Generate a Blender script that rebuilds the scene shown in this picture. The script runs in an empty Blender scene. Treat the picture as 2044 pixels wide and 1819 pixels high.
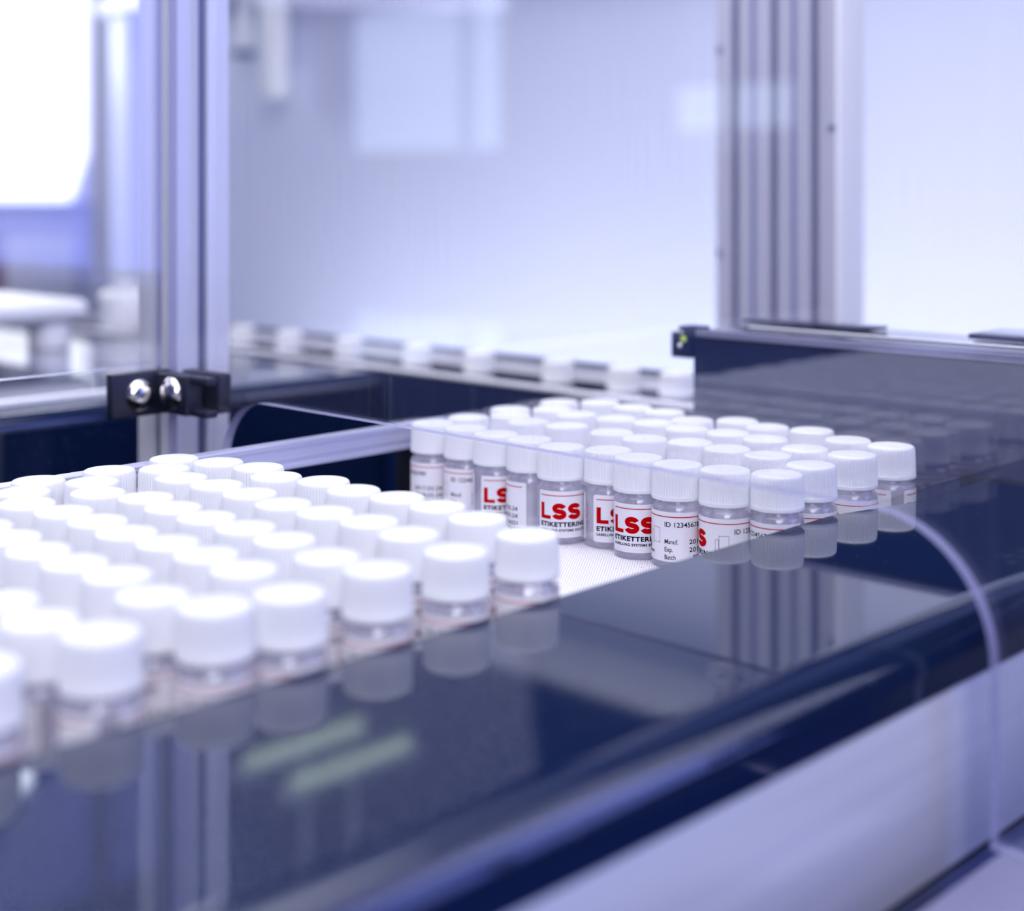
import bpy, bmesh, math, random
from mathutils import Vector, Matrix
random.seed(7)
PI = math.pi
scene = bpy.context.scene
C = scene.collection

# ------------------------------------------------------------ camera
THETA = math.radians(44.06)                 # the line runs away 44 degrees to the right of the view
cam_d = bpy.data.cameras.new('camera')
cam = bpy.data.objects.new('camera', cam_d); C.objects.link(cam)
cam.location = (0, 0, 0.181)
cam.rotation_euler = (PI/2, 0, THETA)
cam_d.sensor_width = 36; cam_d.lens = 2901.7/2044*36
cam_d.shift_y = -(909.5-383.7)/2044
cam_d.clip_start = 0.02; cam_d.clip_end = 60
cam_d.dof.use_dof = True
cam_d.dof.focus_distance = 0.705
cam_d.dof.aperture_fstop = 3.9
cam_d.dof.aperture_blades = 0
scene.camera = cam

# ------------------------------------------------------------ world, lights, exposure
w = bpy.data.worlds.new('world'); scene.world = w; w.use_nodes = True
w.node_tree.nodes['Background'].inputs[0].default_value = (0.28, 0.33, 0.66, 1)
w.node_tree.nodes['Background'].inputs[1].default_value = 0.52
scene.view_settings.view_transform = 'Standard'; scene.view_settings.look = 'None'
scene.view_settings.exposure = 0.30; scene.view_settings.gamma = 1.0
scene.view_settings.use_curve_mapping = False
scene.cycles.transparent_max_bounces = 64
scene.cycles.max_bounces = 12
scene.cycles.diffuse_bounces = 6
scene.cycles.glossy_bounces = 5
scene.cycles.use_denoising = True
scene.cycles.sample_clamp_indirect = 6.0

def area(name, loc, target, sx, sy, power, col):
    d = bpy.data.lights.new(name, 'AREA'); d.shape = 'RECTANGLE'; d.size = sx; d.size_y = sy
    d.energy = power; d.color = col
    o = bpy.data.objects.new(name, d); C.objects.link(o); o.location = loc
    o.rotation_euler = (Vector(target)-Vector(loc)).to_track_quat('-Z', 'Y').to_euler()
    return o
area('overhead_key_light', (-0.30, 0.42, 1.35), (-0.45, 0.62, 0), 1.6, 1.3, 18.5, (1.0, 0.99, 1.0))  # unseen key light added overhead to light the caps
area('lane_fill_light', (-1.1, 0.45, 1.2), (-0.9, 0.9, 0.0), 0.7, 0.5, 2.5, (1.0, 0.99, 0.98)).data.spread = math.radians(80)  # unseen fill added to lift the dim cross lane
area('front_fill_light', (1.35, -0.75, 1.30), (-0.5, 0.5, 0.0), 1.9, 1.5, 60, (0.88, 0.88, 1.0))  # unseen bluish fill added for the sides facing the camera
area('daylight_from_the_side_window', (-3.4, 1.2, 0.9), (-0.9, 0.9, 0.0), 1.0, 0.8, 16, (0.85, 0.92, 1.0))
area('back_panel_wash_light', (-0.8, 1.15, -0.28), (-0.75, 1.75, 0.1), 2.4, 0.10, 9.0, (0.90, 0.94, 1.0))  # added below the view to brighten the lower back panel
area('far_wall_fill_light', (-3.6, 1.8, 2.4), (-4.2, 2.2, 0), 1.5, 1.5, 55, (0.9, 0.93, 1.0))  # unseen fill added to brighten the far left wall

# ------------------------------------------------------------ materials
def mat(name):
    m = bpy.data.materials.new(name); m.use_nodes = True
    return m, m.node_tree.nodes, m.node_tree.links, m.node_tree.nodes['Principled BSDF']
def plain(name, col, rough=0.5, metal=0.0, spec=0.5, emit=None, estr=0):
    m, N, L, b = mat(name)
    b.inputs['Base Color'].default_value = (*col, 1); b.inputs['Roughness'].default_value = rough
    b.inputs['Metallic'].default_value = metal; b.inputs['Specular IOR Level'].default_value = spec
    if emit: b.inputs['Emission Color'].default_value = (*emit, 1); b.inputs['Emission Strength'].default_value = estr
    return m
def noise_vary(m, c1, c2, scale, stretch=(1, 1, 1), bump=0.0, rough=None, detail=4):
    N, L = m.node_tree.nodes, m.node_tree.links; b = N['Principled BSDF']
    tc = N.new('ShaderNodeTexCoord'); mp = N.new('ShaderNodeMapping'); mp.inputs['Scale'].default_value = stretch
    n = N.new('ShaderNodeTexNoise'); n.inputs['Scale'].default_value = scale; n.inputs['Detail'].default_value = detail
    r = N.new('ShaderNodeValToRGB'); r.color_ramp.elements[0].position = 0.3; r.color_ramp.elements[1].position = 0.7
    r.color_ramp.elements[0].color = (*c1, 1); r.color_ramp.elements[1].color = (*c2, 1)
    L.new(tc.outputs['Object'], mp.inputs['Vector']); L.new(mp.outputs[0], n.inputs['Vector'])
    L.new(n.outputs['Fac'], r.inputs['Fac']); L.new(r.outputs['Color'], b.inputs['Base Color'])
    if rough:
        q = N.new('ShaderNodeMapRange'); q.inputs['To Min'].default_value = rough[0]; q.inputs['To Max'].default_value = rough[1]
        L.new(n.outputs['Fac'], q.inputs['Value']); L.new(q.outputs[0], b.inputs['Roughness'])
    if bump:
        u = N.new('ShaderNodeBump'); u.inputs['Strength'].default_value = bump; u.inputs['Distance'].default_value = 0.0004
        L.new(n.outputs['Fac'], u.inputs['Height']); L.new(u.outputs[0], b.inputs['Normal'])
    return m

cap_mat = plain('cap_plastic', (0.86, 0.87, 0.90), 0.42)
cap_mat.node_tree.nodes['Principled BSDF'].inputs['Subsurface Weight'].default_value = 0.0
label_mat = plain('label_paper', (0.92, 0.91, 0.95), 0.4, spec=0.3)
def translucent(m, col, fac):
    N, L = m.node_tree.nodes, m.node_tree.links
    t = N.new('ShaderNodeBsdfTranslucent'); t.inputs[0].default_value = (*col, 1); x_ = N.new('ShaderNodeMixShader'); x_.inputs[0].default_value = fac
    L.new(N['Principled BSDF'].outputs[0], x_.inputs[1]); L.new(t.outputs[0], x_.inputs[2]); L.new(x_.outputs[0], N['Material Output'].inputs[0])
translucent(label_mat, (0.92, 0.91, 0.95), 0.32)
translucent(cap_mat, (0.90, 0.90, 0.93), 0.26)
red_mat = plain('red_print', (0.45, 0.0, 0.002), 0.7, spec=0.03)
ink_mat = plain('black_print', (0.003, 0.003, 0.02), 0.7, spec=0.03)

def clear(name, tint, base_refl, gain, rough=0.0, smudge=None, haze=0.0):
    m = bpy.data.materials.new(name); m.use_nodes = True
    N, L = m.node_tree.nodes, m.node_tree.links; N.clear()
    out = N.new('ShaderNodeOutputMaterial'); mix = N.new('ShaderNodeMixShader')
    tr = N.new('ShaderNodeBsdfTransparent'); tr.inputs[0].default_value = (*tint, 1)
    gl = N.new('ShaderNodeBsdfGlossy'); gl.inputs['Roughness'].default_value = rough; gl.inputs['Color'].default_value = (0.88, 0.89, 1.0, 1)
    lw = N.new('ShaderNodeLayerWeight'); lw.inputs['Blend'].default_value = 0.5
    p = N.new('ShaderNodeMath'); p.operation = 'POWER'; p.inputs[1].default_value = 4.0
    q = N.new('ShaderNodeMath'); q.operation = 'MULTIPLY_ADD'; q.inputs[1].default_value = gain; q.inputs[2].default_value = base_refl
    L.new(lw.outputs['Facing'], p.inputs[0]); L.new(p.outputs[0], q.inputs[0]); L.new(q.outputs[0], mix.inputs['Fac'])
    first = tr
    if haze:        # pale scatter added to brighten the dim glass below the caps
        dh = N.new('ShaderNodeBsdfDiffuse'); dh.inputs[0].default_value = (0.9, 0.88, 0.94, 1); th = N.new('ShaderNodeBsdfTranslucent'); th.inputs[0].default_value = (0.9, 0.88, 0.94, 1)
        ad_ = N.new('ShaderNodeMixShader'); mh = N.new('ShaderNodeMixShader'); mh.inputs[0].default_value = haze
        L.new(dh.outputs[0], ad_.inputs[1]); L.new(th.outputs[0], ad_.inputs[2]); L.new(tr.outputs[0], mh.inputs[1]); L.new(ad_.outputs[0], mh.inputs[2]); first = mh
    if smudge:
        df = N.new('ShaderNodeBsdfDiffuse'); df.inputs[0].default_value = (0.85, 0.87, 1, 1)
        tc = N.new('ShaderNodeTexCoord'); mp = N.new('ShaderNodeMapping'); mp.inputs['Scale'].default_value = (420, 420, 26)
        mp.inputs['Rotation'].default_value = (0, 0.06, 0)
        n1 = N.new('ShaderNodeTexNoise'); n1.inputs['Scale'].default_value = 1.0; n1.inputs['Detail'].default_value = 5
        n2 = N.new('ShaderNodeTexNoise'); n2.inputs['Scale'].default_value = 13; n2.inputs['Detail'].default_value = 3
        a = N.new('ShaderNodeMapRange'); a.inputs['From Min'].default_value = 0.52; a.inputs['From Max'].default_value = 0.8
        c_ = N.new('ShaderNodeMapRange'); c_.inputs['From Min'].default_value = 0.42; c_.inputs['From Max'].default_value = 0.68
        mu = N.new('ShaderNodeMath'); mu.operation = 'MULTIPLY'; mu2 = N.new('ShaderNodeMath'); mu2.operation = 'MULTIPLY_ADD'
        mu2.inputs[1].default_value = smudge; mu2.inputs[2].default_value = 0.008
        ms = N.new('ShaderNodeMixShader')
        L.new(tc.outputs['Object'], mp.inputs[0]); L.new(mp.outputs[0], n1.inputs['Vector']); L.new(tc.outputs['Object'], n2.inputs['Vector'])
        L.new(n1.outputs['Fac'], a.inputs['Value']); L.new(n2.outputs['Fac'], c_.inputs['Value'])
        L.new(a.outputs[0], mu.inputs[0]); L.new(c_.outputs[0], mu.inputs[1]); L.new(mu.outputs[0], mu2.inputs[0])
        L.new(mu2.outputs[0], ms.inputs['Fac']); L.new(tr.outputs[0], ms.inputs[1]); L.new(df.outputs[0], ms.inputs[2]); first = ms
    L.new(first.outputs[0], mix.inputs[1]); L.new(gl.outputs[0], mix.inputs[2]); L.new(mix.outputs[0], out.inputs[0])
    return m
glass_mat = clear('vial_glass', (0.97, 0.97, 0.985), 0.06, 0.75, haze=0.28)
acrylic_mat = clear('clear_acrylic', (0.985, 0.985, 0.99), 0.10, 0.9, smudge=0.05)
edge_mat = bpy.data.materials.new('acrylic_edge'); edge_mat.use_nodes = True
N, L = edge_mat.node_tree.nodes, edge_mat.node_tree.links
b = N['Principled BSDF']; b.inputs['Base Color'].default_value = (0.33, 0.33, 0.50, 1); b.inputs['Roughness'].default_value = 0.25
tr = N.new('ShaderNodeBsdfTransparent'); mx = N.new('ShaderNodeMixShader'); mx.inputs[0].default_value = 0.85
L.new(tr.outputs[0], mx.inputs[1]); L.new(b.outputs[0], mx.inputs[2]); L.new(mx.outputs[0], N['Material Output'].inputs[0])

# glossy black anodised rail: fine lengthwise brushing and dust specks
rail_mat, N, L, b = mat('black_gloss_rail')
tc = N.new('ShaderNodeTexCoord'); mp = N.new('ShaderNodeMapping'); mp.inputs['Scale'].default_value = (900, 9, 900)
n = N.new('ShaderNodeTexNoise'); n.inputs['Scale'].default_value = 1; n.inputs['Detail'].default_value = 5
bu = N.new('ShaderNodeBump'); bu.inputs['Strength'].default_value = 0.05; bu.inputs['Distance'].default_value = 0.0002
v = N.new('ShaderNodeTexVoronoi'); v.inputs['Scale'].default_value = 230
gt = N.new('ShaderNodeMath'); gt.operation = 'LESS_THAN'; gt.inputs[1].default_value = 0.055
sep = N.new('ShaderNodeSeparateColor'); g2 = N.new('ShaderNodeMath'); g2.operation = 'GREATER_THAN'; g2.inputs[1].default_value = 0.72
mu = N.new('ShaderNodeMath'); mu.operation = 'MULTIPLY'
cm = N.new('ShaderNodeMix'); cm.data_type = 'RGBA'; cm.inputs[6].default_value = (0.004, 0.0105, 0.040, 1); cm.inputs[7].default_value = (0.45, 0.47, 0.6, 1)
L.new(tc.outputs['Object'], mp.inputs[0]); L.new(mp.outputs[0], n.inputs['Vector']); L.new(n.outputs['Fac'], bu.inputs['Height']); L.new(bu.outputs[0], b.inputs['Normal']); bu.inputs['Strength'].default_value = 0.012
L.new(tc.outputs['Object'], v.inputs['Vector']); L.new(v.outputs['Distance'], gt.inputs[0]); L.new(v.outputs['Color'], sep.inputs[0])
L.new(sep.outputs[0], g2.inputs[0]); L.new(gt.outputs[0], mu.inputs[0]); L.new(g2.outputs[0], mu.inputs[1]); L.new(mu.outputs[0], cm.inputs[0])
L.new(cm.outputs[2], b.inputs['Base Color']); b.inputs['Roughness'].default_value = 0.045
b.inputs['IOR'].default_value = 1.78; b.inputs['Specular Tint'].default_value = (0.84, 0.86, 1.0, 1)

black_mat = noise_vary(plain('black_powder_coat', (0.004, 0.008, 0.03), 0.45, spec=0.2), (0.003, 0.011, 0.062), (0.005, 0.014, 0.072), 60)
dark_mat = plain('black_channel', (0.002, 0.003, 0.010), 0.6, spec=0.2)
alu_mat = noise_vary(plain('brushed_aluminium', (0.6, 0.61, 0.68), 0.30, 0.45), (0.74, 0.75, 0.86), (0.82, 0.83, 0.92), 1.0, (300, 6, 300), bump=0.08, rough=(0.28, 0.42))
alu_post = noise_vary(plain('anodised_aluminium', (0.6, 0.61, 0.72), 0.36, 0.2), (0.84, 0.85, 0.93), (0.90, 0.90, 0.96), 1.0, (500, 500, 4), rough=(0.3, 0.42))
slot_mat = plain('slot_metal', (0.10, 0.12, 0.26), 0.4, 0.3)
steel_mat = plain('steel_bolt', (0.72, 0.70, 0.70), 0.18, 1.0)
wall_mat = noise_vary(plain('white_cabinet_panel', (0.62, 0.65, 0.84), 0.3), (0.62, 0.65, 0.84), (0.66, 0.68, 0.86), 2.0)
white_mat = plain('white_coated_metal', (0.86, 0.87, 0.92), 0.35)
rwall_mat = noise_vary(plain('room_paint', (0.60, 0.60, 0.70), 0.7), (0.59, 0.59, 0.69), (0.63, 0.63, 0.72), 1.0)
floor_mat = noise_vary(plain('grey_floor', (0.03, 0.05, 0.20), 0.8, spec=0.05), (0.025, 0.045, 0.18), (0.035, 0.055, 0.22), 3.0)
cabinet_mat = noise_vary(plain('blue_grey_laminate', (0.64, 0.64, 0.72), 0.5), (0.60, 0.60, 0.68), (0.68, 0.68, 0.74), 4)
frame_mat = plain('blue_cabinet_frame', (0.34, 0.35, 0.52), 0.5)
red_plastic = plain('dark_red_plastic', (0.16, 0.03, 0.06), 0.5)
led_mat = plain('green_indicator', (0.2, 0.3, 0.02), 0.3, emit=(0.42, 0.60, 0.08), estr=0.7)
tube_mat = plain('tube_lamp', (0.8, 0.9, 0.8), 0.4, emit=(0.80, 1.0, 0.62), estr=2.6)
win_mat = plain('bright_daylight', (0.9, 0.95, 1), 0.4, emit=(0.96, 0.98, 1.0), estr=1.15)
win2_mat = plain('window_daylight', (0.9, 0.95, 1), 0.4, emit=(0.62, 0.80, 1.0), estr=1.1)

# white belt: fine diagonal weave with tiny dark perforations
belt_mat, N, L, b = mat('woven_white_belt')
tc = N.new('ShaderNodeTexCoord'); mp = N.new('ShaderNodeMapping'); mp.inputs['Rotation'].default_value = (0, 0, 0.95)
wv = N.new('ShaderNodeTexWave'); wv.inputs['Scale'].default_value = 210; wv.inputs['Distortion'].default_value = 0.6; wv.inputs['Detail'].default_value = 1
mp2 = N.new('ShaderNodeMapping'); mp2.inputs['Rotation'].default_value = (0, 0, -0.62)
w2 = N.new('ShaderNodeTexWave'); w2.inputs['Scale'].default_value = 260
ad = N.new('ShaderNodeMath'); ad.operation = 'MULTIPLY'
r = N.new('ShaderNodeValToRGB'); r.color_ramp.elements[0].color = (0.55, 0.53, 0.60, 1); r.color_ramp.elements[1].color = (0.94, 0.93, 0.94, 1)
r.color_ramp.elements[0].position = 0.0; r.color_ramp.elements[1].position = 0.45
v = N.new('ShaderNodeTexVoronoi'); v.inputs['Scale'].default_value = 420
mp3 = N.new('ShaderNodeMapping'); mp3.inputs['Rotation'].default_value = (0, 0, 0.95); mp3.inputs['Scale'].default_value = (1, 0.6, 1)
lt = N.new('ShaderNodeMath'); lt.operation = 'LESS_THAN'; lt.inputs[1].default_value = 0.13
sep = N.new('ShaderNodeSeparateColor'); g2 = N.new('ShaderNodeMath'); g2.operation = 'GREATER_THAN'; g2.inputs[1].default_value = 0.68
m2 = N.new('ShaderNodeMath'); m2.operation = 'MULTIPLY'
cm = N.new('ShaderNodeMix'); cm.data_type = 'RGBA'; cm.inputs[7].default_value = (0.10, 0.10, 0.16, 1)
bu = N.new('ShaderNodeBump'); bu.inputs['Strength'].default_value = 0.5; bu.inputs['Distance'].default_value = 0.0002
L.new(tc.outputs['Object'], mp.inputs[0]); L.new(mp.outputs[0], wv.inputs['Vector'])
L.new(tc.outputs['Object'], mp2.inputs[0]); L.new(mp2.outputs[0], w2.inputs['Vector'])
L.new(wv.outputs['Fac'], ad.inputs[0]); L.new(w2.outputs['Fac'], ad.inputs[1]); L.new(ad.outputs[0], r.inputs['Fac'])
L.new(tc.outputs['Object'], mp3.inputs[0]); L.new(mp3.outputs[0], v.inputs['Vector']); L.new(v.outputs['Distance'], lt.inputs[0])
L.new(v.outputs['Color'], sep.inputs[0]); L.new(sep.outputs[0], g2.inputs[0]); L.new(lt.outputs[0], m2.inputs[0]); L.new(g2.outputs[0], m2.inputs[1])
L.new(m2.outputs[0], cm.inputs[0]); L.new(r.outputs['Color'], cm.inputs[6]); L.new(cm.outputs[2], b.inputs['Base Color'])
L.new(ad.outputs[0], bu.inputs['Height']); L.new(bu.outputs[0], b.inputs['Normal']); b.inputs['Roughness'].default_value = 0.6

# ------------------------------------------------------------ helpers
def bm_box(bm, x0, x1, y0, y1, z0, z1, bevel=0.0, seg=2, mi=0):
    m = Matrix.Translation(((x0+x1)/2, (y0+y1)/2, (z0+z1)/2)) @ Matrix.Diagonal((x1-x0, y1-y0, z1-z0, 1))
    g = bmesh.ops.create_cube(bm, size=1, matrix=m)
    fs = list({f for v_ in g['verts'] for f in v_.link_faces})
    for f in fs: f.material_index = mi
    if bevel:
        es = list({e for v_ in g['verts'] for e in v_.link_edges})
        bmesh.ops.bevel(bm, geom=es, offset=bevel, segments=seg, profile=0.5, affect='EDGES')
def obj(name, bm, mats, parent=None, smooth=False):
    bmesh.ops.recalc_face_normals(bm, faces=bm.faces)
    me = bpy.data.meshes.new(name); bm.to_mesh(me); bm.free()
    for m in (mats if isinstance(mats, (list, tuple)) else [mats]): me.materials.append(m)
    if smooth:
        me.polygons.foreach_set('use_smooth', [True]*len(me.polygons))
        me.set_sharp_from_angle(angle=math.radians(38))
    o = bpy.data.objects.new(name, me); C.objects.link(o)
    if parent: o.parent = parent
    return o
def box(name, dims, mats, parent=None, bevel=0.0, seg=2):
    bm = bmesh.new(); bm_box(bm, *dims, bevel, seg); return obj(name, bm, mats, parent, smooth=bevel > 0)
def prism(bm, pts, axis, a, b_, mi=0):
    """closed profile pts (2D) extruded along axis from a to b_"""
    def P(p, t):
        return {'y': (p[0], t, p[1]), 'x': (t, p[0], p[1]), 'z': (p[0], p[1], t)}[axis]
    v0 = [bm.verts.new(P(p, a)) for p in pts]; v1 = [bm.verts.new(P(p, b_)) for p in pts]
    n_ = len(pts); fs = [bm.faces.new(v0), bm.faces.new(v1[::-1])]
    for i in range(n_): fs.append(bm.faces.new((v0[i], v0[(i+1) % n_], v1[(i+1) % n_], v1[i])))
    for f in fs: f.material_index = mi
    return fs
def lathe(bm, prof, n_, mi=0, close=False):
    rings = []
    for (r_, z_) in prof:
        if r_ < 1e-6: rings.append([bm.verts.new((0, 0, z_))])
        else: rings.append([bm.verts.new((r_*math.cos(2*PI*i/n_), r_*math.sin(2*PI*i/n_), z_)) for i in range(n_)])
    for a, b_ in zip(rings, rings[1:]):
        for i in range(n_):
            j = (i+1) % n_
            vs = []
            for q in (a[i % len(a)], a[j % len(a)], b_[j % len(b_)], b_[i % len(b_)]):
                if q not in vs: vs.append(q)
            if len(vs) >= 3: bm.faces.new(vs).material_index = mi
def empty(name, loc, label=None, cat=None, group=None, rz=0):
    o = bpy.data.objects.new(name, None); C.objects.link(o); o.location = loc; o.rotation_euler = (0, 0, rz)
    o.empty_display_size = 0.01
    tag(o, label, cat, group); return o
def tag(o, label=None, cat=None, group=None, kind=None):
    if label: o['label'] = label
    if cat: o['category'] = cat
    if group: o['group'] = group
    if kind: o['kind'] = kind
    return o
def at_world(o, parent):            # keep world coordinates under a moved parent
    o.matrix_parent_inverse = Matrix.Translation(parent.location).inverted(); return o

# ------------------------------------------------------------ setting
o = box('floor', (-6.5, 3.5, -4.0, 6.0, -0.95, -0.90), floor_mat); tag(o, kind='structure')
o = box('wall_back', (-2.62, -0.38, 1.60, 1.64, -0.90, 0.56), wall_mat); tag(o, kind='structure')
bm = bmesh.new()
o = box('trim_1', (-2.690, -2.622, 1.585, 1.66, -0.90, 0.9), white_mat, bevel=0.004); tag(o, kind='structure')
# far room wall with the window opening
bm = bmesh.new()
bm_box(bm, -5.06, -5.0, 2.858, 6.0, -0.9, 1.45); bm_box(bm, -5.06, -5.0, -4.0, 2.858, -0.9, 0.15)
bm_box(bm, -5.06, -5.0, -4.0, 2.858, 1.3, 1.45); bm_box(bm, -5.06, -5.0, -4.0, 0.6, 0.15, 1.3)
prism(bm, [(2.859, 0.149), (2.859, 0.34), (2.79, 0.149)], 'x', -5.055, -5.003)
wl = obj('wall_left', bm, rwall_mat); tag(wl, kind='structure')
o = box('window_1', (-5.045, -5.035, 0.60, 2.86, 0.15, 1.3), win_mat); tag(o, kind='structure')
f_ = box('window_frame', (-5.03, -4.985, 1.70, 1.76, 0.152, 1.298), white_mat, o, 0.004)
box('window_sill', (-5.0, -4.93, 0.55, 2.84, 0.125, 0.149), frame_mat, o, 0.004)
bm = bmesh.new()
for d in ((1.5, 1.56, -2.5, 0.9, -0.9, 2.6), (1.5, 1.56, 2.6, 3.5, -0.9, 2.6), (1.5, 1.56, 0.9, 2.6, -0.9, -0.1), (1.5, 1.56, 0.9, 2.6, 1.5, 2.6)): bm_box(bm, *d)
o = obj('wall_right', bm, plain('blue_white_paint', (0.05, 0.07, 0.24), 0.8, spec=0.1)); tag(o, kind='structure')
o = box('blue_glow_panel', (1.54, 1.55, 0.9, 2.6, -0.1, 1.5), plain('blue_glow', (0.2, 0.3, 0.9), 0.4, emit=(0.32, 0.38, 1.0), estr=2.6)); tag(o, kind='structure')  # unseen glow added for the blue highlight on the rail's rounded edge
box('window_frame', (1.495, 1.535, 1.73, 1.77, -0.098, 1.498), white_mat, o)  # bar across the added blue glow
# wall behind the photographer with the daylight windows mirrored in the acrylic
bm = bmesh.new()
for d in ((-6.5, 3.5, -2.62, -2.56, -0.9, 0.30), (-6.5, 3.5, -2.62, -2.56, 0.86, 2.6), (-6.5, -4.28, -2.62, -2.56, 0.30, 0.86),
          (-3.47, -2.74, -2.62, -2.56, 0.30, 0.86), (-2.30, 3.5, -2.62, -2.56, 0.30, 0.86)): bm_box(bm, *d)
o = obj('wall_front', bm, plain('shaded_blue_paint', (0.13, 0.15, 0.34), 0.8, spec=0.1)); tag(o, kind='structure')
o = box('window_2', (-4.28, -3.47, -2.61, -2.60, 0.335, 0.86), win2_mat); tag(o, kind='structure')
box('window_frame', (-3.66, -3.625, -2.60, -2.55, 0.302, 0.858), white_mat, o)
o = box('window_3', (-2.74, -2.30, -2.61, -2.60, 0.37, 0.50), win2_mat); tag(o, kind='structure')
box('window_frame', (-2.54, -2.52, -2.60, -2.55, 0.302, 0.858), white_mat, o)

# ------------------------------------------------------------ main conveyor
# belt with rounded ends
bm = bmesh.new()
bm_box(bm, -0.640, -0.3725, -0.45, 0.725, -0.006, 0.0, 0.0015)
o = obj('conveyor_belt', bm, belt_mat); tag(o, 'white woven belt with tiny perforations carrying the vials', 'conveyor belt')

cf = empty('vial_conveyor', (-0.3, 0.1, -0.9), 'glossy black front rail over a brushed aluminium side panel, along the white belt', 'conveyor')
# inner edge steps back towards the outside near the end of the belt
def rail_profile(xi):
    pts = [(xi, -0.012), (xi, 0.0268), (xi+0.0007, 0.0275)]
    xo, zt, r_ = -0.2475, 0.0275, 0.0145
    pts += [(xi+0.0012, zt), (xo-r_-0.0006, zt)]
    for k in range(0, 9):
        a = PI/2*(1-k/8); pts.append((xo-r_+r_*math.cos(a), zt-r_+r_*math.sin(a)))
    pts += [(xo, zt-r_-0.0006), (xo, 0.0045), (xo-0.001, 0.0035), (xo-0.006, 0.0035), (xo-0.006, -0.012)]
    return pts
bm = bmesh.new()
secs = [(-0.75, -0.3712), (0.30, -0.3712), (0.52, -0.3715), (0.596, -0.3715), (0.606, -0.3705), (0.651, -0.3590), (0.661, -0.3580), (0.95, -0.3580)]
prev = None
for (yy, xi) in secs:
    ring = [bm.verts.new((p[0], yy, p[1])) for p in rail_profile(xi)]
    if prev:
        for i in range(len(ring)):
            j = (i+1) % len(ring); bm.faces.new((prev[i], prev[j], ring[j], ring[i]))
    else: bm.faces.new(ring)
    prev = ring
bm.faces.new(prev[::-1])
at_world(obj('front_rail', bm, rail_mat, cf, True), cf)
bm = bmesh.new(); bm_box(bm, -0.262, -0.2483, -0.75, 0.95, -0.0600, 0.0034, 0.0006)
at_world(obj('side_panel', bm, alu_mat, cf, True), cf)
bm = bmesh.new(); bm_box(bm, -0.266, -0.2510, -0.75, 0.95, -0.0640, -0.0601)
at_world(obj('seam', bm, dark_mat, cf), cf)
bm = bmesh.new(); bm_box(bm, -0.262, -0.2490, -0.75, 0.95, -0.90, -0.0641)
at_world(obj('lower_panel', bm, slot_mat, cf), cf)
bm = bmesh.new(); bm_box(bm, -0.64, -0.375, -0.50, 0.72, -0.04, -0.0065)
at_world(obj('belt_bed', bm, dark_mat, cf), cf)
bm = bmesh.new(); bm_box(bm, -0.65, -0.27, -0.75, 0.72, -0.90, -0.30)
at_world(obj('machine_base', bm, dark_mat, cf), cf)
# countersunk screws on the rail top
for (sx_, sy_) in ((-0.2725, 0.381), (-0.272, 0.06), (-0.272, 0.70)):
    bm = bmesh.new(); lathe(bm, [(0, 0.0003), (0.0020, 0.0003), (0.0024, 0.0010), (0.0050, 0.0009), (0.0064, 0.0002), (0.0066, -0.0005)], 40)
    s_ = obj('rail_screw', bm, rail_mat, cf, True); s_.location = (sx_, sy_, 0.0275); at_world(s_, cf)

# aluminium guide on the far side of the belt
gb = empty('side_guide', (-0.637, 0.1, 0.030), 'pale aluminium guide bar along the far side of the white belt', 'guide bar')
x0, x1, z0, z1 = -0.6415, -0.6330, 0.0312, 0.0455
bm = bmesh.new()
pf = [(x0, z0), (x1, z0), (x1+0.0006, z0+0.0006), (x1+0.0006, z0+0.0022), (x1-0.0005, z0+0.0030), (x1-0.0005, z0+0.0048), (x1, z0+0.0052),
      (x1, z1-0.0048), (x1-0.0006, z1-0.0044), (x1-0.0006, z1-0.0032), (x1, z1-0.0028), (x1, z1-0.0006), (x1-0.0006, z1), (x0, z1)]
prism(bm, pf, 'y', -0.45, 0.600)
at_world(obj('guide_profile', bm, noise_vary(plain('dull_guide_aluminium', (0.4, 0.41, 0.56), 0.35, 0.3), (0.38, 0.39, 0.55), (0.44, 0.45, 0.61), 1.0, (300, 6, 300)), gb), gb)
for yy in (-0.3, 0.1, 0.58):
    bm = bmesh.new(); bm_box(bm, -0.650, -0.6414, yy-0.008, yy+0.008, -0.06, 0.040, 0.001)
    at_world(obj('guide_bracket', bm, dark_mat, gb, True), gb)

# ------------------------------------------------------------ far black frame, runs along the line behind the guide
ff = empty('far_frame', (-1.2, 0.2, -0.9), 'black rounded machine frame beyond the guide bar, behind the first post', 'machine frame')
def rounded_edge_prof(xe, xin, zt, zb, r_, sgn=1):
    pts = [(xin, zb), (xin, zt), (xe-sgn*r_-sgn*0.0006, zt)]
    for k in range(9):
        a = PI/2*(1-k/8); pts.append((xe-sgn*r_+sgn*r_*math.cos(a), zt-r_+r_*math.sin(a)))
    return pts+[(xe, zt-r_-0.0006), (xe, zb)]
bm = bmesh.new(); prism(bm, rounded_edge_prof(-0.944, -2.2, 0.0275, -0.9, 0.012), 'y', -1.5, 0.812)
at_world(obj('frame_body', bm, rail_mat, ff, True), ff)
bm = bmesh.new(); bm_box(bm, -0.982, -0.974, -0.6, 0.585, 0.0276, 0.0325, 0.0008)
at_world(obj('trim_strip', bm, alu_post, ff, True), ff)
bm = bmesh.new(); bm_box(bm, -0.944, -0.655, -0.75, 0.80, -0.31, -0.29)
at_world(obj('channel_floor', bm, dark_mat, ff), ff)

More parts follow.
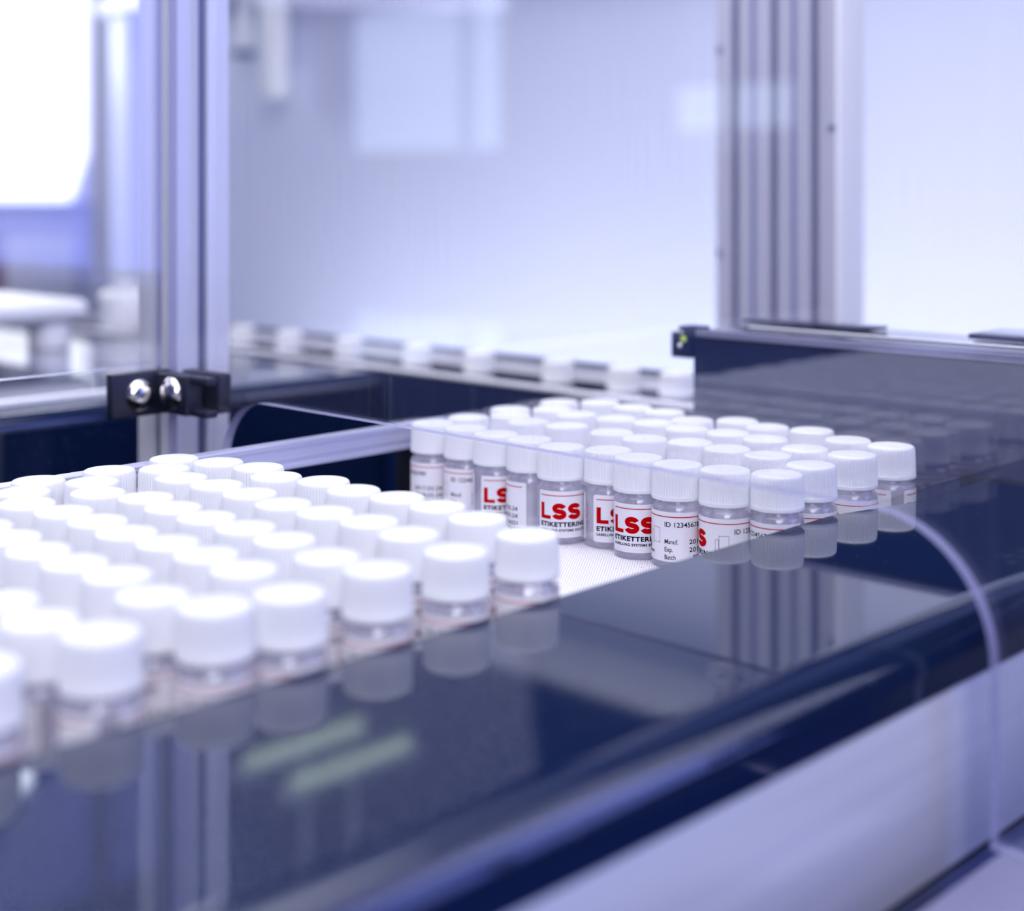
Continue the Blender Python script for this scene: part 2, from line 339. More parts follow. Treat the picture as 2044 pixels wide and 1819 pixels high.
# ------------------------------------------------------------ transverse lane
ln = empty('cross_conveyor', (-1.5, 0.86, -0.9), 'narrow cross conveyor with grey guides carrying a single file of vials', 'conveyor')
bm = bmesh.new(); prism(bm, [(0.8225, -0.9), (0.8225, 0.0255)]+[(0.8245-0.002*math.cos(a), 0.0255+0.002*math.sin(a)) for a in (0.5, 1.0, PI/2)]+[(0.8245, 0.0275), (0.8285, 0.0275), (0.8285, -0.9)], 'x', -2.1, -0.36)
at_world(obj('front_wall', bm, black_mat, ln), ln)
bm = bmesh.new(); bm_box(bm, -2.1, -0.36, 0.8215, 0.8300, 0.0276, 0.0306, 0.0008)
at_world(obj('front_guide', bm, alu_post, ln, True), ln)
bm = bmesh.new(); bm_box(bm, -2.1, -0.36, 0.8290, 0.8700, -0.006, 0.0)
at_world(obj('lane_belt', bm, belt_mat, ln), ln)
bm = bmesh.new(); bm_box(bm, -2.1, -0.36, 0.8700, 0.90, -0.9, 0.0310)
at_world(obj('back_wall', bm, black_mat, ln), ln)
bm = bmesh.new()
prism(bm, [(0.868, 0.0312), (0.868, 0.0345), (0.870, 0.0350), (0.870, 0.0362), (0.868, 0.0366), (0.868, 0.0425), (0.869, 0.0432), (0.884, 0.0432), (0.884, 0.0312)], 'x', -2.1, -0.36)
at_world(obj('back_guide', bm, alu_post, ln), ln)
bm = bmesh.new(); bm_box(bm, -2.1, -0.36, 0.8665, 0.872, 0.0433, 0.0455)
at_world(obj('guide_lip', bm, black_mat, ln), ln)

# transfer plate and slide strips past the belt end
tp = empty('transfer_plate', (-0.5, 0.77, -0.04), 'dull grey transfer plate with pale strips behind the last row of vials', 'plate')
bm = bmesh.new(); bm_box(bm, -0.640, -0.372, 0.7270, 0.8215, -0.012, -0.0005, 0.001)
at_world(obj('plate', bm, plain('grey_steel', (0.20, 0.20, 0.28), 0.35, 0.5), tp, True), tp)
for (y0_, y1_) in ((0.742, 0.749), (0.790, 0.796)):
    bm = bmesh.new(); bm_box(bm, -0.60, -0.372, y0_, y1_, -0.0004, 0.004, 0.001)
    at_world(obj('slide_strip', bm, white_mat, tp, True), tp)

# ------------------------------------------------------------ pusher housing with the indicator lamp
ph = empty('pusher_housing', (-0.4, 0.74, 0.004), 'long black box-like housing across the belt with a small green lamp', 'machine housing')
PY = 0.735; XL = -0.5525
def pb(name, dims, m, bev=0.0008):
    bm = bmesh.new(); bm_box(bm, *dims, bev); return at_world(obj(name, bm, m, ph, True), ph)
bm = bmesh.new(); prism(bm, [(XL, 0.006), (-0.3735, 0.006), (-0.3735, 0.0285), (0.10, 0.0285), (0.10, 0.0925), (XL, 0.0925)], 'y', PY, PY+0.010)
at_world(obj('front_plate', bm, black_mat, ph), ph)
pb('top_cover', (XL+0.006, 0.10, PY+0.0005, PY+0.085, 0.0926, 0.0950), rail_mat)
pb('cover_edge', (XL+0.002, 0.10, PY-0.0015, PY+0.0035, 0.0905, 0.0950), plain('grey_cover_edge', (0.26, 0.26, 0.40), 0.35, 0.4))
pb('top_rib', (XL-0.006, -0.4650, PY+0.060, PY+0.085, 0.0951, 0.0972), rail_mat)
pb('top_rib', (XL+0.02, 0.10, PY+0.030, PY+0.034, 0.0951, 0.0962), alu_post, 0.0004)
pb('side_block', (-0.40, 0.10, PY+0.06, PY+0.11, 0.0951, 0.0985), rail_mat, 0.003)
pb('rear_wall', (XL+0.01, 0.10, PY+0.075, PY+0.085, 0.045, 0.0925), black_mat)
pb('end_block', (XL-0.0165, XL-0.0005, PY-0.002, PY+0.012, 0.0765, 0.0925), black_mat)
pb('end_block', (XL-0.0115, XL+0.004, PY-0.001, PY+0.012, 0.0930, 0.0965), black_mat)
for (dx, z_, m, r_) in ((-0.0065, 0.0885, led_mat, 0.0019), (-0.0085, 0.0925, steel_mat, 0.0015), (-0.0095, 0.0840, steel_mat, 0.0016)):
    bm = bmesh.new(); lathe(bm, [(0, 0.0012), (r_*0.6, 0.0010), (r_, 0.0002), (r_, -0.001)], 20)
    nm = 'indicator_lamp' if m is led_mat else 'screw'
    s_ = obj(nm, bm, m, ph, True); s_.rotation_euler = (PI/2, 0, 0); s_.location = (XL+dx, PY-0.0022, z_); at_world(s_, ph)
    if m is led_mat: s_['label'] = 'small lit green indicator lamp'

# ------------------------------------------------------------ aluminium posts
shaded_post = noise_vary(plain('shade_toned_aluminium', (0.5, 0.5, 0.6), 0.4, 0.2), (0.46, 0.46, 0.58), (0.54, 0.54, 0.66), 1.0, (500, 500, 4), rough=(0.35, 0.45))  # aluminium darkened: the dimmer light on the post front is in its colour
def profile_post(name, x0, x1, y0, y1, z0, z1, slots_x, slots_y, label, pm=None):
    """extruded T-slot profile. slots_x: slot centres on the -y face; slots_y: centres on the +x face"""
    e = empty(name, ((x0+x1)/2, (y0+y1)/2, z0), label, 'post')
    h = 0.0042; d = 0.0055; c = 0.0015; g = 0.0010
    pts = [(x0, y1), (x0, y0+c), (x0+c, y0)]
    for s in slots_x: pts += [(s-h-0.005, y0), (s-h-0.0045, y0+g*.4), (s-h, y0+g), (s-h, y0+d), (s+h, y0+d), (s+h, y0+g), (s+h+0.0045, y0+g*.4), (s+h+0.005, y0)]
    pts += [(x1-c, y0), (x1, y0+c)]
    for s in slots_y: pts += [(x1, s-h-0.005), (x1-g*.4, s-h-0.0045), (x1-g, s-h), (x1-d, s-h), (x1-d, s+h), (x1-g, s+h), (x1-g*.4, s+h+0.0045), (x1, s+h+0.005)]
    pts += [(x1, y1-c), (x1-c, y1)]
    bm = bmesh.new(); prism(bm, pts, 'z', z0, z1)
    at_world(obj('extrusion', bm, pm or alu_post, e), e)
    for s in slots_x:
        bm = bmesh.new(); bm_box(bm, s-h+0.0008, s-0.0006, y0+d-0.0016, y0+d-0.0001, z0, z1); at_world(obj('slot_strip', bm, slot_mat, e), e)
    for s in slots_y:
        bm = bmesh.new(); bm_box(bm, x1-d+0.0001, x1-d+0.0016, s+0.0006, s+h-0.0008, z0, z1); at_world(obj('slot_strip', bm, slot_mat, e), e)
    return e
profile_post('aluminium_post', -0.8125, -0.7700, 0.4975, 0.5385, -0.289, 0.62, [-0.7915], [0.5180], 'slotted aluminium post at the clamp, nearest to the white caps')
p3 = profile_post('aluminium_post', -0.7290, -0.6130, 1.000, 1.0415, -0.9, 0.62, [-0.7095, -0.671, -0.6325], [1.021], 'wide triple slotted aluminium post standing behind the black housing', shaded_post)
for xx in (-0.6905, -0.6515):
    bm = bmesh.new(); bm_box(bm, xx-0.0014, xx+0.0014, 0.9985, 1.0, -0.9, 0.62); at_world(obj('joint_strip', bm, plain('joint_shadow_strip', (0.14, 0.16, 0.34), 0.5), p3), p3)
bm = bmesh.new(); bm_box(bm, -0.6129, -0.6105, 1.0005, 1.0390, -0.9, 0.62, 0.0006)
q_ = at_world(obj('lit_side_plate', bm, white_mat, p3, True), p3); q_['label'] = 'white plate for the brightly lit side of the post'  # white plate stands in for the brighter light on this side face
for (xx, zz) in ((-0.7250, 0.301), (-0.7250, 0.130), (-0.6165, 0.232)):
    bm = bmesh.new(); lathe(bm, [(0, 0.0015), (0.002, 0.0014), (0.003, 0.0)], 16)
    s_ = obj('screw', bm, slot_mat, p3, True); s_.rotation_euler = (PI/2, 0, 0); s_.location = (xx, 0.9995, zz); at_world(s_, p3)

# hangers on the back panel
tr_ = empty('cable_tray', (-1.4, 1.56, 0.53), 'white tray along the top of the back panel with hanging tubes', 'tray')
def tb(name, dims, m, bev=0.002):
    bm = bmesh.new(); bm_box(bm, *dims, bev); return at_world(obj(name, bm, m, tr_, True), tr_)
tb('tray', (-2.6, -0.5, 1.50, 1.599, 0.53, 0.56), white_mat)
for (xx, rr, zb_, m_) in ((-2.170, 0.015, 0.4375, white_mat), (-2.081, 0.026, 0.347, white_mat)):
    bm = bmesh.new(); lathe(bm, [(0, zb_), (rr*0.7, zb_), (rr, zb_+0.010), (rr, 0.529), (0, 0.529)], 28)
    q_ = obj('hanging_tube', bm, m_, tr_, True); q_.location = (xx, 1.55, 0); at_world(q_, tr_)
bm = bmesh.new(); lathe(bm, [(0, -0.012), (0.024, -0.012), (0.024, 0), (0, 0)], 28); q_ = obj('tube_foot', bm, slot_mat, tr_, True); q_.location = (-2.178, 1.55, 0.437); at_world(q_, tr_); q_['label'] = 'dark end fitting of the hanging tube'

# ------------------------------------------------------------ clear acrylic panels
T0, T1 = 0.4810, 0.4870
XLp, XRp, ZT, ZB = -0.7508, 0.12, 0.60, -0.0485
open_pts = [(-0.6965, -0.04), (-0.6965, 0.0265)]
for k in range(1, 13):
    a = PI-PI/2*k/12; open_pts.append((-0.6585+0.038*math.cos(a), 0.0258+0.038*math.sin(a)))
for k in range(0, 15):
    a = PI/2-PI/2*k/14; open_pts.append((-0.2819+0.049*math.cos(a), 0.0148+0.049*math.sin(a)))
open_pts.append((-0.2329, ZB))
outer = open_pts + [(XRp, ZB), (XRp, ZT), (XLp, ZT), (XLp, -0.04)]
bm = bmesh.new()
fs = prism(bm, outer, 'y', T0, T1)
for f in fs[2:]: f.material_index = 1
bm.normal_update()
bmesh.ops.triangulate(bm, faces=fs[:2], ngon_method='EAR_CLIP')
me_o = obj('arch_panel', bm, [acrylic_mat, edge_mat]); tag(me_o, 'clear acrylic guard panel with a rounded tunnel cut-out over the vials', 'guard panel')
bm = bmesh.new()
fs = prism(bm, [(-0.6, 0.078), (0.478, 0.078), (0.478, 0.60), (-0.6, 0.60)], 'x', -0.7590, -0.7530)
for f in fs[2:]: f.material_index = 1
o = obj('side_guard_panel', bm, [acrylic_mat, edge_mat]); tag(o, 'clear acrylic guard sheet meeting the arch panel at the first post', 'guard panel')
# black rubber foot under the thin leg of the arch panel
box('foot', (-0.722, -0.690, 0.478, 0.490, -0.289, -0.0405), black_mat, me_o)

# clamp holding both panels to the post
clamp_mat = plain('black_clamp_plastic', (0.010, 0.012, 0.030), 0.4)
cl = empty('panel_clamp', (-0.76, 0.49, 0.064), 'black plastic corner clamp with two steel bolts on the first post', 'clamp')
def cb(name, dims, m, bev=0.0012, lab=None):
    bm = bmesh.new(); bm_box(bm, *dims, bev); q = at_world(obj(name, bm, m, cl, True), cl)
    if lab: q['label'] = lab
    return q
cb('front_jaw', (-0.7470, -0.7140, 0.4690, 0.4805, 0.0520, 0.0750), clamp_mat)
cb('rear_jaw', (-0.7470, -0.7090, 0.4875, 0.4970, 0.0520, 0.0750), clamp_mat)
cb('upper_lip', (-0.7160, -0.6985, 0.4720, 0.4805, 0.0705, 0.0750), clamp_mat)
cb('lower_lip', (-0.7160, -0.6985, 0.4720, 0.4805, 0.0520, 0.0565), clamp_mat)
cb('side_jaw', (-0.7525, -0.7455, 0.4400, 0.4800, 0.0500, 0.0760), clamp_mat)
for (loc, rot) in (((-0.7455, 0.4585, 0.0625), (0, PI/2, 0)), ((-0.7290, 0.4690, 0.0640), (PI/2, 0, 0))):
    bm = bmesh.new()
    lathe(bm, [(0, 0.0024), (0.0019, 0.0024), (0.0026, 0.0052), (0.0048, 0.0048), (0.0075, 0.0034), (0.0092, 0.0012), (0.0097, 0.0), (0.0097, -0.001)], 40)
    s_ = obj('bolt', bm, steel_mat, cl, True); s_.location = loc; s_.rotation_euler = rot; at_world(s_, cl); s_['label'] = 'shiny round steel bolt head'

# ledge under the arch panel's near leg
o = box('machine_ledge', (-0.2290, -0.185, 0.41, 0.4875, -0.90, -0.0487), plain('grey_ledge_metal', (0.22, 0.22, 0.34), 0.45, 0.2), bevel=0.0)
tag(o, 'grey metal ledge beside the side panel, under the foot of the arch panel', 'ledge')
o = box('dark_reflection_blocker', (-0.09, 0.23, 1.25, 1.55, -0.9, 1.3), dark_mat); tag(o, 'tall black box added out of view to darken the rail reflection', 'cabinet')  # unseen dark box added to darken what the rail reflects

# ------------------------------------------------------------ far left room things
cab = empty('storage_cabinet', (-4.3, 2.2, -0.9), 'blue grey cabinet with a darker frame under the bright window', 'cabinet')
bm = bmesh.new(); bm_box(bm, -4.60, -4.30, 1.6, 2.455, -0.90, 0.10, 0.01); at_world(obj('body', bm, frame_mat, cab, True), cab)
bm = bmesh.new(); bm_box(bm, -4.299, -4.285, 2.16, 2.40, -0.30, 0.045, 0.004); at_world(obj('door', bm, cabinet_mat, cab, True), cab)
o = box('fire_box', (-4.26, -4.18, 2.03, 2.10, -0.9, -0.02), red_plastic, bevel=0.01); tag(o, 'dark red box standing before the blue grey cabinet', 'box')
# white chute head on the far frame
ch = empty('white_chute', (-1.32, 0.71, 0.0277), 'thick white chute plate with rounded end on a white drum, far beyond the post', 'chute')
bm = bmesh.new(); lathe(bm, [(0, 0), (0.0185, 0), (0.0200, 0.0015), (0.0200, 0.024), (0.0185, 0.0260), (0, 0.0260)], 40)
obj('drum', bm, white_mat, ch, True)
bm = bmesh.new(); bm_box(bm, -0.42, 0.026, -0.36, 0.030, 0.0268, 0.0480, 0.008, 4); obj('plate', bm, white_mat, ch, True)
bx = empty('white_canister', (-1.43, 0.86, 0.0), 'pale canister standing behind the white chute drum', 'canister')
bm = bmesh.new(); lathe(bm, [(0, 0.0277), (0.026, 0.0277), (0.027, 0.030), (0.027, 0.068), (0.022, 0.072), (0, 0.072)], 36); obj('canister_body', bm, white_mat, bx, True)
bm = bmesh.new(); lathe(bm, [(0, 0.0722), (0.015, 0.0722), (0.016, 0.074), (0.016, 0.082), (0, 0.083)], 28); obj('canister_lid', bm, cabinet_mat, bx, True)
o = box('frame_shelf', (-1.75, -1.2, 0.8125, 0.8215, -0.05, 0.0270), black_mat); tag(o, 'narrow black shelf strip between the far frame and the cross conveyor', 'shelf')

# tube lamps high over the far machine: seen as pale streaks in the front rail
for (xx, lab) in ((-3.01, 'green white tube lamp high over the machine, the farther of two'), (-2.82, 'green white tube lamp high over the machine, the nearer of two')):
    t = empty('tube_light', (xx, 2.34, 1.30), lab, 'lamp', 'tube lamps over the machine')
    bm = bmesh.new(); bm_box(bm, -0.022, 0.022, -0.22, 0.22, 0.014, 0.030, 0.003); obj('housing', bm, white_mat, t, True)
    bm = bmesh.new(); lathe(bm, [(0, -0.19), (0.007, -0.19), (0.007, 0.19), (0, 0.19)], 16)
    s_ = obj('lamp_tube', bm, tube_mat, t, True); s_.rotation_euler = (PI/2, 0, 0)
    bm = bmesh.new(); bm_box(bm, -0.003, 0.003, -0.003, 0.003, 0.0301, 1.29); obj('hanger', bm, white_mat, t)
o = box('ceiling', (-6.5, -1.6, 0.5, 6.0, 2.592, 2.65), plain('dark_ceiling_paint', (0.02, 0.03, 0.09), 0.8, spec=0.1)); tag(o, kind='structure')

# ------------------------------------------------------------ vial: glass bottle, ribbed cap, wrapped label with print
def make_cap():
    bm = bmesh.new(); ribs = 52; n_ = ribs*4; rings = []
    prof = [(0.0112, 0.0323, 0), (0.01245, 0.0323, 0), (0.01278, 0.0327, 0), (0.01278, 0.0338, 0), (0.01270, 0.0343, 0), (0.01245, 0.0346, 1),
            (0.01228, 0.0400, 1), (0.01210, 0.0450, 1), (0.01202, 0.0468, 1), (0.01188, 0.0477, 1), (0.0116, 0.0483, 0), (0.0111, 0.0486, 0), (0.0050, 0.0485, 0), (0.0018, 0.0484, 0), (0.0014, 0.0487, 0), (0.0006, 0.04875, 0)]
    for (r_, z_, rib) in prof:
        ring = []
        for i in range(n_):
            a = 2*PI*i/n_; k = i % 4
            rr = r_+((0.00021, 0.00003, -0.00019, 0.00003)[k] if rib else 0)
            ring.append(bm.verts.new((rr*math.cos(a), rr*math.sin(a), z_)))
        rings.append(ring)
    for a, b_ in zip(rings, rings[1:]):
        for i in range(n_): bm.faces.new((a[i], a[(i+1) % n_], b_[(i+1) % n_], b_[i]))
    bm.faces.new(rings[-1]); bm.faces.new(rings[0][::-1])
    return bm
def make_glass():
    bm = bmesh.new()
    lathe(bm, [(0, 0.0), (0.0108, 0.0), (0.0118, 0.0004), (0.0125, 0.0014), (0.01262, 0.0030), (0.01262, 0.0262), (0.01255, 0.0276), (0.01225, 0.0288), (0.0116, 0.0299),
               (0.0108, 0.0306), (0.01030, 0.0311), (0.01015, 0.0318), (0.01030, 0.0323), (0.01065, 0.0326), (0.0105, 0.0328)], 56)
    lathe(bm, [(0, 0.0022), (0.0095, 0.0020), (0.0112, 0.0032), (0.01155, 0.0050), (0.01155, 0.0258), (0.0112, 0.0278), (0.0100, 0.0296), (0.0092, 0.0312), (0.0092, 0.0329)], 40)
    return bm
LR = 0.01270; LZ0, LZ1 = 0.0035, 0.0273; LLEN = 0.0730
def wrap(s, z, r_):      # paper coordinates (mm along the label, metres up) to the cylinder
    a = s/LR; return (r_*math.cos(a), r_*math.sin(a), z)
def make_label():
    bm = bmesh.new(); n_ = 96; c = 0.0013
    cols = []
    for i in range(n_+1):
        s = LLEN*i/n_
        e = min(s, LLEN-s); ins = 0.0
        if e < c: ins = c-math.sqrt(max(0, c*c-(c-e)**2))
        cols.append((s, LZ0+ins, LZ1-ins))
    # finer end columns give the rounded corners
    extra = [c*k/6 for k in range(1, 6)]
    cols = []
    ss = sorted(set([LLEN*i/n_ for i in range(n_+1) if c < LLEN*i/n_ < LLEN-c]+[0, LLEN, c, LLEN-c]+extra+[LLEN-e for e in extra]))
    for s in ss:
        e = min(s, LLEN-s); ins = c-math.sqrt(max(0, c*c-(c-e)**2)) if e < c else 0
        cols.append((s, LZ0+ins, LZ1-ins))
    vo = [[bm.verts.new(wrap(s, z, r_)) for z in (a, b_) for r_ in (LR-0.00004, LR+0.00004)] for (s, a, b_) in cols]
    for A_, B_ in zip(vo, vo[1:]):
        bm.faces.new((A_[1], B_[1], B_[3], A_[3])); bm.faces.new((A_[0], A_[2], B_[2], B_[0]))
        bm.faces.new((A_[0], B_[0], B_[1], A_[1])); bm.faces.new((A_[2], A_[3], B_[3], B_[2]))
    bm.faces.new((vo[0][0], vo[0][1], vo[0][3], vo[0][2])); bm.faces.new((vo[-1][0], vo[-1][2], vo[-1][3], vo[-1][1]))
    return bm

def text_mesh(body, height, width=None, bold=0.0, spacing=1.0):
    """flat outline letters: mesh with its cap height scaled to height (and line to width), origin at the lower left"""
    cu = bpy.data.curves.new('t', 'FONT'); cu.body = body; cu.size = 1; cu.offset = bold; cu.space_character = spacing; cu.resolution_u = 4
    ob = bpy.data.objects.new('t', cu); C.objects.link(ob)
    dg = bpy.context.evaluated_depsgraph_get(); me = bpy.data.meshes.new_from_object(ob.evaluated_get(dg))
    bpy.data.objects.remove(ob); bpy.data.curves.remove(cu)
    bm = bmesh.new(); bm.from_mesh(me); bpy.data.meshes.remove(me)
    return bm
def cap_h(bold):
    b_ = text_mesh('E', 1, bold=bold); ys = [v_.co.y for v_ in b_.verts]; r_ = (min(ys), max(ys)); b_.free(); return r_
def put_text(dst, body, s, z, h, width=None, bold=0.0, mi=1, spacing=1.0, xs=1.0):
    """s, z in metres on the paper; z is the baseline"""
    b_ = text_mesh(body, h, bold=bold, spacing=spacing); lo, hi = cap_h(bold); k = h/(hi-lo)
    xs_ = [v_.co.x for v_ in b_.verts]; x0_, x1_ = min(xs_), max(xs_)
    kx = width/(x1_-x0_) if width else k*xs
    for v_ in b_.verts: v_.co = Vector(((v_.co.x-x0_)*kx+s, (v_.co.y-lo)*k+z, 0))
    add_flat(dst, b_, mi)
def add_flat(dst, b_, mi):
    xs_ = [v_.co.x for v_ in b_.verts]; x = math.ceil(min(xs_)/0.0009)*0.0009
    while x < max(xs_):
        bmesh.ops.bisect_plane(b_, geom=b_.verts[:]+b_.edges[:]+b_.faces[:], plane_co=(x, 0, 0), plane_no=(1, 0, 0)); x += 0.0009
    vm = {v_: dst.verts.new(wrap(v_.co.x, v_.co.y, LR+0.00009)) for v_ in b_.verts}
    for f in b_.faces:
        try: dst.faces.new([vm[v_] for v_ in f.verts]).material_index = mi
        except ValueError: pass
    b_.free()
def flat_poly(dst, pts, mi):
    b_ = bmesh.new(); f = b_.faces.new([b_.verts.new((*p, 0)) for p in pts]); b_.normal_update(); bmesh.ops.triangulate(b_, faces=[f], ngon_method='EAR_CLIP'); add_flat(dst, b_, mi)
def stroke(dst, pts, wd, mi, wfun=None):
    n_ = len(pts); L_, R_ = [], []
    for i, p in enumerate(pts):
        a = pts[max(0, i-1)]; c_ = pts[min(n_-1, i+1)]
        t = Vector((c_[0]-a[0], c_[1]-a[1])).normalized(); nn = Vector((-t.y, t.x))
        hw = (wfun(i/(n_-1)) if wfun else wd)/2
        L_.append((p[0]+nn.x*hw, p[1]+nn.y*hw)); R_.append((p[0]-nn.x*hw, p[1]-nn.y*hw))
    b_ = bmesh.new()
    l = [b_.verts.new((*q, 0)) for q in L_]; r_ = [b_.verts.new((*q, 0)) for q in R_]
    for i in range(n_-1): b_.faces.new((l[i], l[i+1], r_[i+1], r_[i]))
    add_flat(dst, b_, mi)
def bigS(dst, s, z, wd, ht, st, mi=0):
    """heavy grotesque S"""
    cx_, r_w = s+wd/2, (wd-st)/2; q = (ht-st)/4
    pts = []
    def arc(cy, a0, a1, n_, rw, rh):
        for k in range(n_+1):
            a = math.radians(a0+(a1-a0)*k/n_); pts.append((cx_+rw*math.cos(a), cy+rh*math.sin(a)))
    arc(z+st/2+3*q, 12, 235, 22, r_w*0.95, q)
    pts.append((cx_, z+ht/2))
    arc(z+st/2+q, 55, -170, 22, r_w, q)
    stroke(dst, pts, st, mi)
def rect(dst, s0, s1, z0_, z1_, mi): flat_poly(dst, [(s0, z0_), (s1, z0_), (s1, z1_), (s0, z1_)], mi)
def make_print():
    d = bmesh.new(); mm = 0.001
    rect(d, 1.9*mm, 70.6*mm, 24.75*mm, 25.2*mm, 0)
    # large red letters
    zb = 12.9*mm; ht = 8.2*mm
    rect(d, 1.9*mm, 4.25*mm, zb, zb+ht, 0); rect(d, 4.25*mm, 8.2*mm, zb, zb+1.85*mm, 0)
    bigS(d, 8.9*mm, zb-0.05*mm, 7.6*mm, ht+0.1*mm, 2.4*mm); bigS(d, 17.1*mm, zb-0.05*mm, 7.6*mm, ht+0.1*mm, 2.4*mm)
    put_text(d, 'ETIKETTERING', 1.9*mm, 9.1*mm, 2.45*mm, 26.6*mm, bold=0.045, spacing=1.12)
    put_text(d, 'LABELLING SYSTEMS SOLUTIONS', 1.9*mm, 6.7*mm, 1.3*mm, 30.0*mm, bold=0.045, spacing=1.15)
    # outline icon of two sheets
    for (a0, a1, b0, b1) in ((29.6, 31.4, 11.2, 17.6), (31.4, 36.2, 12.2, 19.4)):
        t = 0.14
        rect(d, a0*mm, a1*mm, b0*mm, (b0+t)*mm, 1); rect(d, a0*mm, a1*mm, (b1-t)*mm, b1*mm, 1)
        rect(d, a0*mm, (a0+t)*mm, b0*mm, b1*mm, 1); rect(d, (a1-t)*mm, a1*mm, b0*mm, b1*mm, 1)
    put_text(d, 'ID 123456789', 38.8*mm, 20.2*mm, 2.3*mm, 19.8*mm, bold=0.012)
    for (a, b_, z_) in (('Manuf.', '2017.03.24', 12.1), ('Exp.', '2018.03.24', 8.3), ('Batch', '987654321', 4.6)):
        put_text(d, a, 38.8*mm, z_*mm, 2.2*mm, xs=0.82, bold=0.006); put_text(d, b_, 51.0*mm if b_[0] == '2' else 53.0*mm, z_*mm, 2.2*mm, 17.0*mm if b_[0] == '2' else 15.0*mm, bold=0.012)
    me = bpy.data.meshes.new('print'); d.to_mesh(me); d.free(); me.materials.append(red_mat); me.materials.append(ink_mat)
    return me

proto_parts = []
cap_o = obj('cap', make_cap(), cap_mat, smooth=True)
glass_o = obj('bottle', make_glass(), glass_mat, smooth=True)
label_o = obj('label', make_label(), label_mat, smooth=True)
print_o = bpy.data.objects.new('print', make_print()); C.objects.link(print_o)
for o_ in (cap_o, glass_o, label_o, print_o): proto_parts.append(o_)
first = [True]
def vial(x, y, s0, label, group, printed=True):
    """s0: paper coordinate (mm) that faces the aisle side where the camera stands"""
    rz = math.atan2(-y, -x)-s0*0.001/LR
    r_ = bpy.data.objects.new('glass_vial', None); r_.empty_display_size = 0.01
    C.objects.link(r_); r_.location = (x, y, 0.0002); r_.rotation_euler = (0, 0, rz)
    tag(r_, label, 'vial', group)
    for src in (glass_o, cap_o, label_o):
        c_ = src if first[0] else src.copy()
        if not first[0]: C.objects.link(c_)
        c_.parent = r_
        if src is cap_o: c_.rotation_euler = (0, 0, random.random()*0.05)
        if src is label_o:
            if printed or first[0]:
                p_ = print_o if first[0] else print_o.copy()
                if not first[0]: C.objects.link(p_)
                p_.parent = c_
    first[0] = False
    return r_

ORD = ['farthest', 'ninth', 'eighth', 'seventh', 'sixth', 'fifth', 'fourth', 'third', 'second', 'nearest']
ROW = ['first', 'second', 'third', 'fourth', 'fifth', 'sixth', 'seventh', 'eighth']
def where(i, prefix=''):
    if i == 9: return 'beside the black front rail'
    if i == 0: return 'beside the aluminium guide bar'
    return ORD[i]+' from the black front rail'
B = [
 [(-613.2, 568.3), (-586.5, 569.1), (-560.8, 567.1), (-535.1, 566.8), (-508.3, 562.5), (-484.5, 572.0), (-459.6, 566.0), (-434.6, 565.2), (-409.4, 569.6), (-385.5, 577.6)],
 [(-614.0, 597.8), (-600.9, 620.0), (-577.0, 610.3), (-551.5, 614.5), (-518.1, 614.6), (-492.5, 611.7), (-468.0, 619.7), (-442.3, 617.1), (-416.6, 616.1), (-386.6, 608.3)],
 [(-619.0, 638.2), (-600.5, 656.2), (-575.4, 650.4), (-548.0, 654.4), (-522.4, 657.3), (-496.5, 654.2), (-471.0, 658.2), (-445.3, 656.4), (-413.9, 645.6), (-386.9, 646.8)],
 [(-617.4, 681.0), (-598.9, 698.9), (-569.9, 695.9), (-544.2, 694.8), (-512.9, 681.2), (-492.6, 697.1), (-467.5, 690.7), (-442.6, 697.2), (-412.0, 684.5), (-385.7, 683.2)]]
A = [
 [(-624.0, 402.9), (-600.2, 412.9), (-575.1, 418.6), (-550.6, 410.6), (-526.4, 419.3), (-500.8, 416.0), (-475.3, 419.3), (-449.5, 419.2), (-421.6, 415.4), (-387.7, 409.0)],
 [(-620.0, 364.5), (-604.6, 385.1), (-579.7, 378.3), (-554.0, 380.3), (-527.9, 379.6), (-500.1, 376.9), (-474.5, 379.1), (-448.8, 381.0), (-421.2, 377.7), (-388.4, 371.6)],
 [(-621.1, 328.8), (-600.6, 344.4), (-577.1, 333.9), (-553.0, 343.1), (-527.4, 340.2), (-501.6, 339.3), (-475.5, 339.8), (-448.5, 338.6), (-416.2, 333.4), (-389.6, 334.7)],
 [(-623.9, 297.6), (-602.1, 311.4), (-578.5, 301.0), (-553.0, 304.1), (-527.2, 304.9), (-501.5, 302.6), (-475.9, 304.7), (-450.1, 304.4), (-423.4, 302.0), (-387.1, 294.4)],
 [(-623.9, 261.7), (-600.1, 271.7), (-576.7, 261.1), (-551.8, 268.0), (-526.1, 266.9), (-499.7, 264.6), (-473.9, 265.0), (-448.2, 266.9), (-417.4, 261.3), (-392.7, 268.8)],
 [(-623.8, 220.7), (-600.1, 230.7), (-576.8, 219.8), (-552.1, 227.4), (-526.7, 223.2), (-501.1, 225.6), (-475.4, 223.5), (-446.6, 223.7), (-417.7, 221.7), (-392.8, 228.3)]]
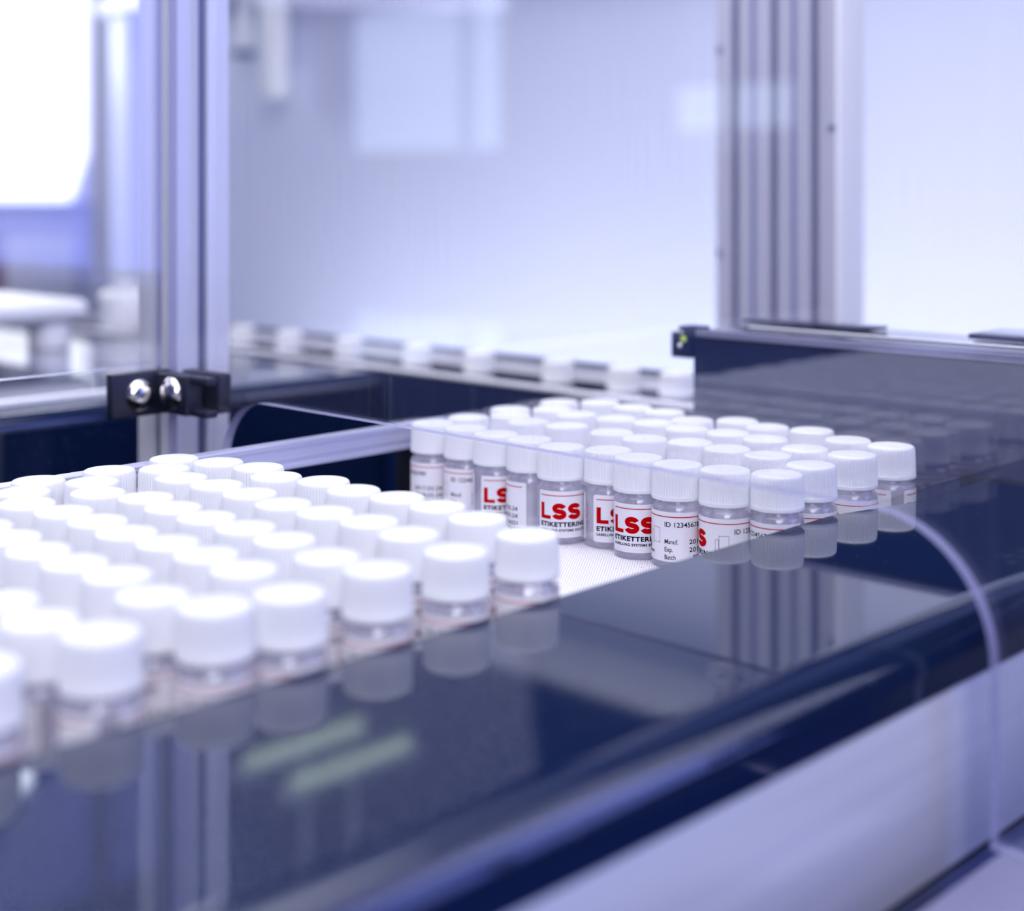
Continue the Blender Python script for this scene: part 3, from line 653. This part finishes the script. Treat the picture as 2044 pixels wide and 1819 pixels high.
S0 = [62.7, 48, 8.9, 74.9, 14.0, 8.1, 16.2, 45.3, 34.5, 60]
SEEN = ['label showing printed dates', 'label showing an ID number', 'label with red L and S, fuzzy', 'label ends parted by clear glass', 'label with red letters by the clear-gap vial',
        'label with big red L and S', 'label with whole red three-letter word', 'label reading ID, Manuf., Exp. and Batch', 'label with outline square icon', 'label almost hidden by the rail']
for j, row in enumerate(B):
    for i, (x, y) in enumerate(row):
        s0 = S0[i] if j == 0 else random.uniform(38, 70)
        if j == 3 and i == 9: s0 = 73.0
        if j == 2 and i == 9: s0 = 30
        if j == 1 and i == 9: s0 = 52
        if j == 0: lab = 'far batch front row vial, %s' % SEEN[i]
        else: lab = 'far batch white-capped vial, %s row from the gap, %s' % (ROW[j], where(i))
        vial(x/1000, y/1000, s0, lab, 'white-capped vials in the far batch')
for j, row in enumerate(A):
    for i, (x, y) in enumerate(row):
        lab = 'near batch white-capped vial, %s row from the gap, %s' % (ROW[j], where(i))
        vial(x/1000, y/1000, random.uniform(36, 76), lab, 'white-capped vials in the near batch')
for j in range(1):
    for i in range(10):
        lab = 'near batch white-capped vial, %s row from the gap, %s' % (ROW[6+j], where(i))
        vial(-0.6235+0.0256*i+(0.003 if i == 9 else 0), 0.186+(0.002 if i % 2 else -0.003), random.uniform(0, 79), lab, 'white-capped vials in the near batch')
for j in range(7):
    for i in range(10):
        lab = 'white-capped vial waiting behind the near batch, %s row, %s' % (ROW[j], where(i))
        vial(-0.6225+0.0257*i, 0.1185-0.0377*j+random.uniform(-.003, .003), random.uniform(0, 79), lab, 'white-capped vials waiting behind the near batch', printed=False)
for k, (x, y) in enumerate([(-0.6518, 0.846), (-0.7016, 0.846), (-0.7685, 0.846), (-0.8571, 0.846), (-0.9325, 0.846), (-1.0244, 0.846), (-1.1129, 0.846), (-1.19, 0.846)]):
    lab = 'white-capped vial in single file on the cross conveyor, '+('nearest to the black housing' if k == 0 else '%s from the black housing' % ROW[k] if k < 8 else 'hidden behind the first post')
    vial(x, y, random.uniform(0, 79), lab, 'vials in single file on the cross conveyor')
